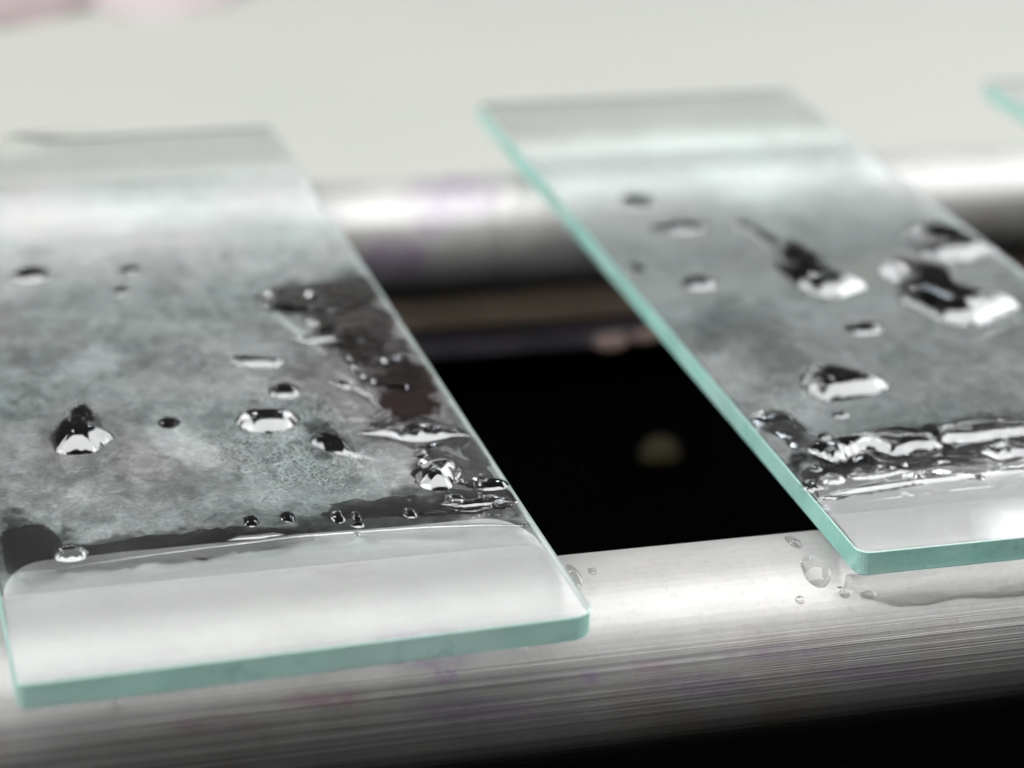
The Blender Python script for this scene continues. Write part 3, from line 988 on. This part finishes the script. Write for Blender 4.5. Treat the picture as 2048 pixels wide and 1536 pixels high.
# ------------------------------------------------------------------ water clinging under the slides and on the front rod
def rod_y_z(th, yc, x, lift=0.0):
    r = RR + lift
    y = yc - r * np.sin(th)
    z = -T - RR + r * np.cos(th)
    c, s = math.cos(ROD_ROT), math.sin(ROD_ROT)
    return x * c - y * s, x * s + y * c, z


def fillet(x0, x1, yedge, th_fn, label, seed):
    """water drawn into the gap between slide edge and rod"""
    n, m = 220, 14
    x = np.linspace(x0, x1, n)
    ye = yedge(x)
    th = th_fn(x)
    X2, Y2, Z2 = rod_y_z(th, FRONT_Y, x, -0.004)
    t = np.linspace(0, 1, m)
    A = np.stack([x, ye, np.full(n, -T + 0.02)], -1)
    B = np.stack([X2, Y2, Z2], -1)
    th0 = np.clip(np.arcsin(np.clip((FRONT_Y - ye) / RR, -1, 1)), -1, 1.1)
    Mx, My, Mz = rod_y_z((th + np.maximum(th0, 0)) / 2, FRONT_Y, x, 0.035)
    Mid = np.stack([Mx, My, Mz], -1)
    V = ((1 - t) ** 2)[None, :, None] * A[:, None] + (2 * t * (1 - t))[None, :, None] * Mid[:, None] + (t ** 2)[None, :, None] * B[:, None]
    bump_ = 0.010 * fbm(x[:, None] * 6 + 0 * t, t[None] * 2 + 0 * x[:, None], seed, 4) * (4 * t * (1 - t))[None]
    V[..., 1] -= bump_ + 0.004
    V[..., 2] += bump_ * 0.6
    o = grid_obj("clinging_water", V.reshape(-1, 3), grid_faces(n, m)[:, ::-1], M_WATER_ROD)
    tag(o, label, "water")
    return o


fillet(-0.06, 3.4, lambda x: 0 * x - 0.003, lambda x: 0.90 + 0.07 * fbm(x * 2.2, 0 * x, 4) - 0.25 * sstep(0.25, -0.05, x),
       "water drawn in under the near edge of the right slide", 3)
def far_meniscus(x0, x1, yf, label, seed):
    """water held between the rod's far side and the underside of a slide"""
    n, m = 200, 16
    x = x0 + (x1 - x0) * (1 - np.cos(np.linspace(0, np.pi, n))) / 2
    e = np.minimum(np.clip((x - x0) / 0.22, 0, 1), np.clip((x1 - x) / 0.22, 0, 1))
    e = np.sqrt(1 - (1 - e) ** 2)
    yy = FRONT_Y + 0.12 + (yf - 0.12) * e + 0.012 * fbm(x * 2.5, 0 * x, seed, 3)
    th = -(0.15 + 0.62 * e)
    X2, Y2, Z2 = rod_y_z(th, FRONT_Y, x, 0.001)
    t = np.linspace(0, 1, m)
    A = np.stack([x, yy + x * math.tan(ROD_ROT), np.full(n, -T - 0.0006)], -1)
    B = np.stack([X2, Y2, Z2], -1)
    Mid = A * 0.45 + B * 0.55
    Mid[:, 1] -= 0.05 * e
    Mid[:, 2] += 0.03 * e
    V = ((1 - t) ** 2)[None, :, None] * A[:, None] + (2 * t * (1 - t))[None, :, None] * Mid[:, None] + (t ** 2)[None, :, None] * B[:, None]
    o = grid_obj("clinging_water", V.reshape(-1, 3), grid_faces(n, m), M_BRIGHT_WATER)
    tag(o, label, "water")
    return o


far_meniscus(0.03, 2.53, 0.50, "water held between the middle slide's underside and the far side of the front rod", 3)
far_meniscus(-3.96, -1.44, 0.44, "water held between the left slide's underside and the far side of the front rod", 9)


def rod_bead(px, py, wpx, hpx, label, seed):
    """bead on the front rod seen at px, py"""
    best = None
    for th in np.linspace(-0.2, 1.5, 300):
        for xx in np.linspace(-5, 3, 9):
            pass
        # point on the rod line that projects to px
        xa = np.linspace(-5, 4, 40)
        X, Y, Z = rod_y_z(th, FRONT_Y, xa)
        u, v = plane_to_px(np.stack([X, Y, Z + 0 * X], -1))
        xx = np.interp(px, u, xa)
        vv = np.interp(px, u, v)
        if best is None or abs(vv - py) < best[0]:
            best = (abs(vv - py), th, xx)
    _, th, xx = best
    s = scale_at(px, py)
    a, b = wpx / s / 2, hpx / s / 2 / max(0.45, math.cos(max(0, math.radians(67) - th)))
    nr, na = 14, 48
    r = np.sin(np.linspace(0, 1, nr) * np.pi / 2)
    t = np.linspace(0, 2 * np.pi, na, endpoint=False)
    rad = 1 + 0.08 * vnoise(np.cos(t) * 1.5 + seed, np.sin(t) * 1.5, seed)
    Rr, Tt = np.meshgrid(r, t, indexing='ij')
    dx = a * Rr * rad * np.cos(Tt)
    dt = b * Rr * rad * np.sin(Tt) / RR
    h = 0.33 * min(a, b) * (1 - Rr ** 2)
    X, Y, Z = rod_y_z(th - dt, FRONT_Y, xx + dx, h + 0.0015)
    C0 = np.array(rod_y_z(th, FRONT_Y, xx))
    o = grid_obj("water_bead", np.stack([X, Y, Z], -1).reshape(-1, 3) - C0, grid_faces(nr, na, True), M_WATER_ROD)
    o.location = tuple(C0)
    tag(o, label, "water bead", "water beads on the front rod")


for q in [(1632, 1140, 60, 60, "largest water bead on the front rod, left of the right slide's near corner", 2),
          (1690, 1185, 26, 20, "small bead below the right slide's corner, the left one of two", 3),
          (1737, 1186, 34, 24, "small bead below the right slide's corner, the right one of two", 4),
          (1586, 1082, 26, 30, "bead on the rod between the two slides, by the black gap", 5),
          (1148, 1150, 26, 44, "elongated bead touching the right edge of the left slide", 6),
          (1186, 1142, 20, 12, "tiny bead just right of the elongated one", 7),
          (1600, 1200, 20, 16, "tiny bead on the rod's bright band, below the largest bead", 8),
          (1045, 1300, 24, 26, "bright bead on the rod below the left slide's near corner", 9),
          (820, 1330, 24, 20, "faint bead on the rod below the left slide's green edge", 10),
          (232, 1412, 22, 34, "pale elongated bead under the left slide's near edge", 11),
          (64, 1420, 20, 26, "pale bead under the left slide's near left corner", 12)]:
    rod_bead(*q)

# ------------------------------------------------------------------ far, blurred things
# strips on the back wall of the basin, seen under the rear rod
wy = SINK_Y1


def strip(name, p0, p1, mat, depth, label):
    """level strip along the back wall between the two heights seen at x = 1000"""
    zs = []
    for py in (p0, p1):
        d = np.array([(1000 - 1024) / FPX, -(py - 768) / FPX, -1.0]) @ RM.T
        t = (wy - depth - CL[1]) / d[1]
        zs.append(CL[2] + d[2] * t)
    o = box(name, SINK_X0 + .05, SINK_X1 - .05, wy - depth, wy - 0.002, min(zs), max(zs), mat, sink, bev=0.03)
    o["label"] = label


strip("rim_strip", 560, 648, M_BROWN, 0.10, "dull brown strip under the rear rod")
strip("drain_ledge", 672, 712, M_STRIP, 0.30, "dim grey ledge on the basin's back wall")

import bmesh


def lump(name, loc, r, sq, mat, label, cat, seed):
    bm = bmesh.new()
    bmesh.ops.create_icosphere(bm, subdivisions=4, radius=1)
    for v in bm.verts:
        n = 1 + 0.22 * float(fbm(np.array([v.co.x * 1.3 + seed]), np.array([v.co.y * 1.3 + v.co.z]), seed, 4)[0])
        v.co = Vector((v.co.x * r[0] * n, v.co.y * r[1] * n, max(-0.02, v.co.z) * r[2] * n))
    me = bpy.data.meshes.new(name)
    bm.to_mesh(me)
    bm.free()
    me.materials.append(mat)
    me.polygons.foreach_set("use_smooth", np.ones(len(me.polygons), bool))
    o = link(bpy.data.objects.new(name, me))
    o.location = loc
    tag(o, label, cat)
    return o


P = px_to_plane(80, 34, ZC)
lump("crumpled_cloth", (P[0] - .6, P[1] + 1.2, ZC), (1.6, 1.5, 0.25), 0, M_PINK, "blurred pinkish brown cloth lying on the counter at the top left", "cloth", 3)
P = px_to_plane(330, 26, ZC)
lump("crumpled_tissue", (P[0], P[1] + 1.2, ZC), (0.9, 1.4, 0.25), 0, mat_simple("pale pink tissue", (0.215, 0.188, 0.188), 0.8, 0.2),
     "pale pink blurred tissue next to the cloth at the top left", "tissue", 6)
for gx, gy, gr in ((1222, 684, 0.10), (1292, 672, 0.08)):  # pinkish lumps painted as the glints on the ledge
    _d = np.array([(gx - 1024) / FPX, -(gy - 768) / FPX, -1.0]) @ RM.T
    P = CL + _d * (SINK_Y1 - 0.32 - CL[1]) / _d[1]
    bmg = bmesh.new()
    bmesh.ops.create_icosphere(bmg, subdivisions=3, radius=gr)
    meg = bpy.data.meshes.new("ledge_glint")
    bmg.to_mesh(meg)
    bmg.free()
    meg.materials.append(M_GLINT)
    meg.polygons.foreach_set("use_smooth", np.ones(len(meg.polygons), bool))
    og = link(bpy.data.objects.new("ledge_glint", meg), sink)
    og.location = tuple(P)
    og.scale = (1.4, 0.4, 0.7)
# crumb on the floor of the basin
_d = np.array([(1318 - 1024) / FPX, -(915 - 768) / FPX, -1.0]) @ RM.T
P = CL + _d * (SINK_Y1 - 0.1 - CL[1]) / _d[1]
lump("yellow_crumb", (P[0], P[1], P[2]), (0.17, 0.1, 0.17), 0, M_YEL, "dim yellow crumb stuck to the sink wall, blurred in the black gap", "crumb", 8)
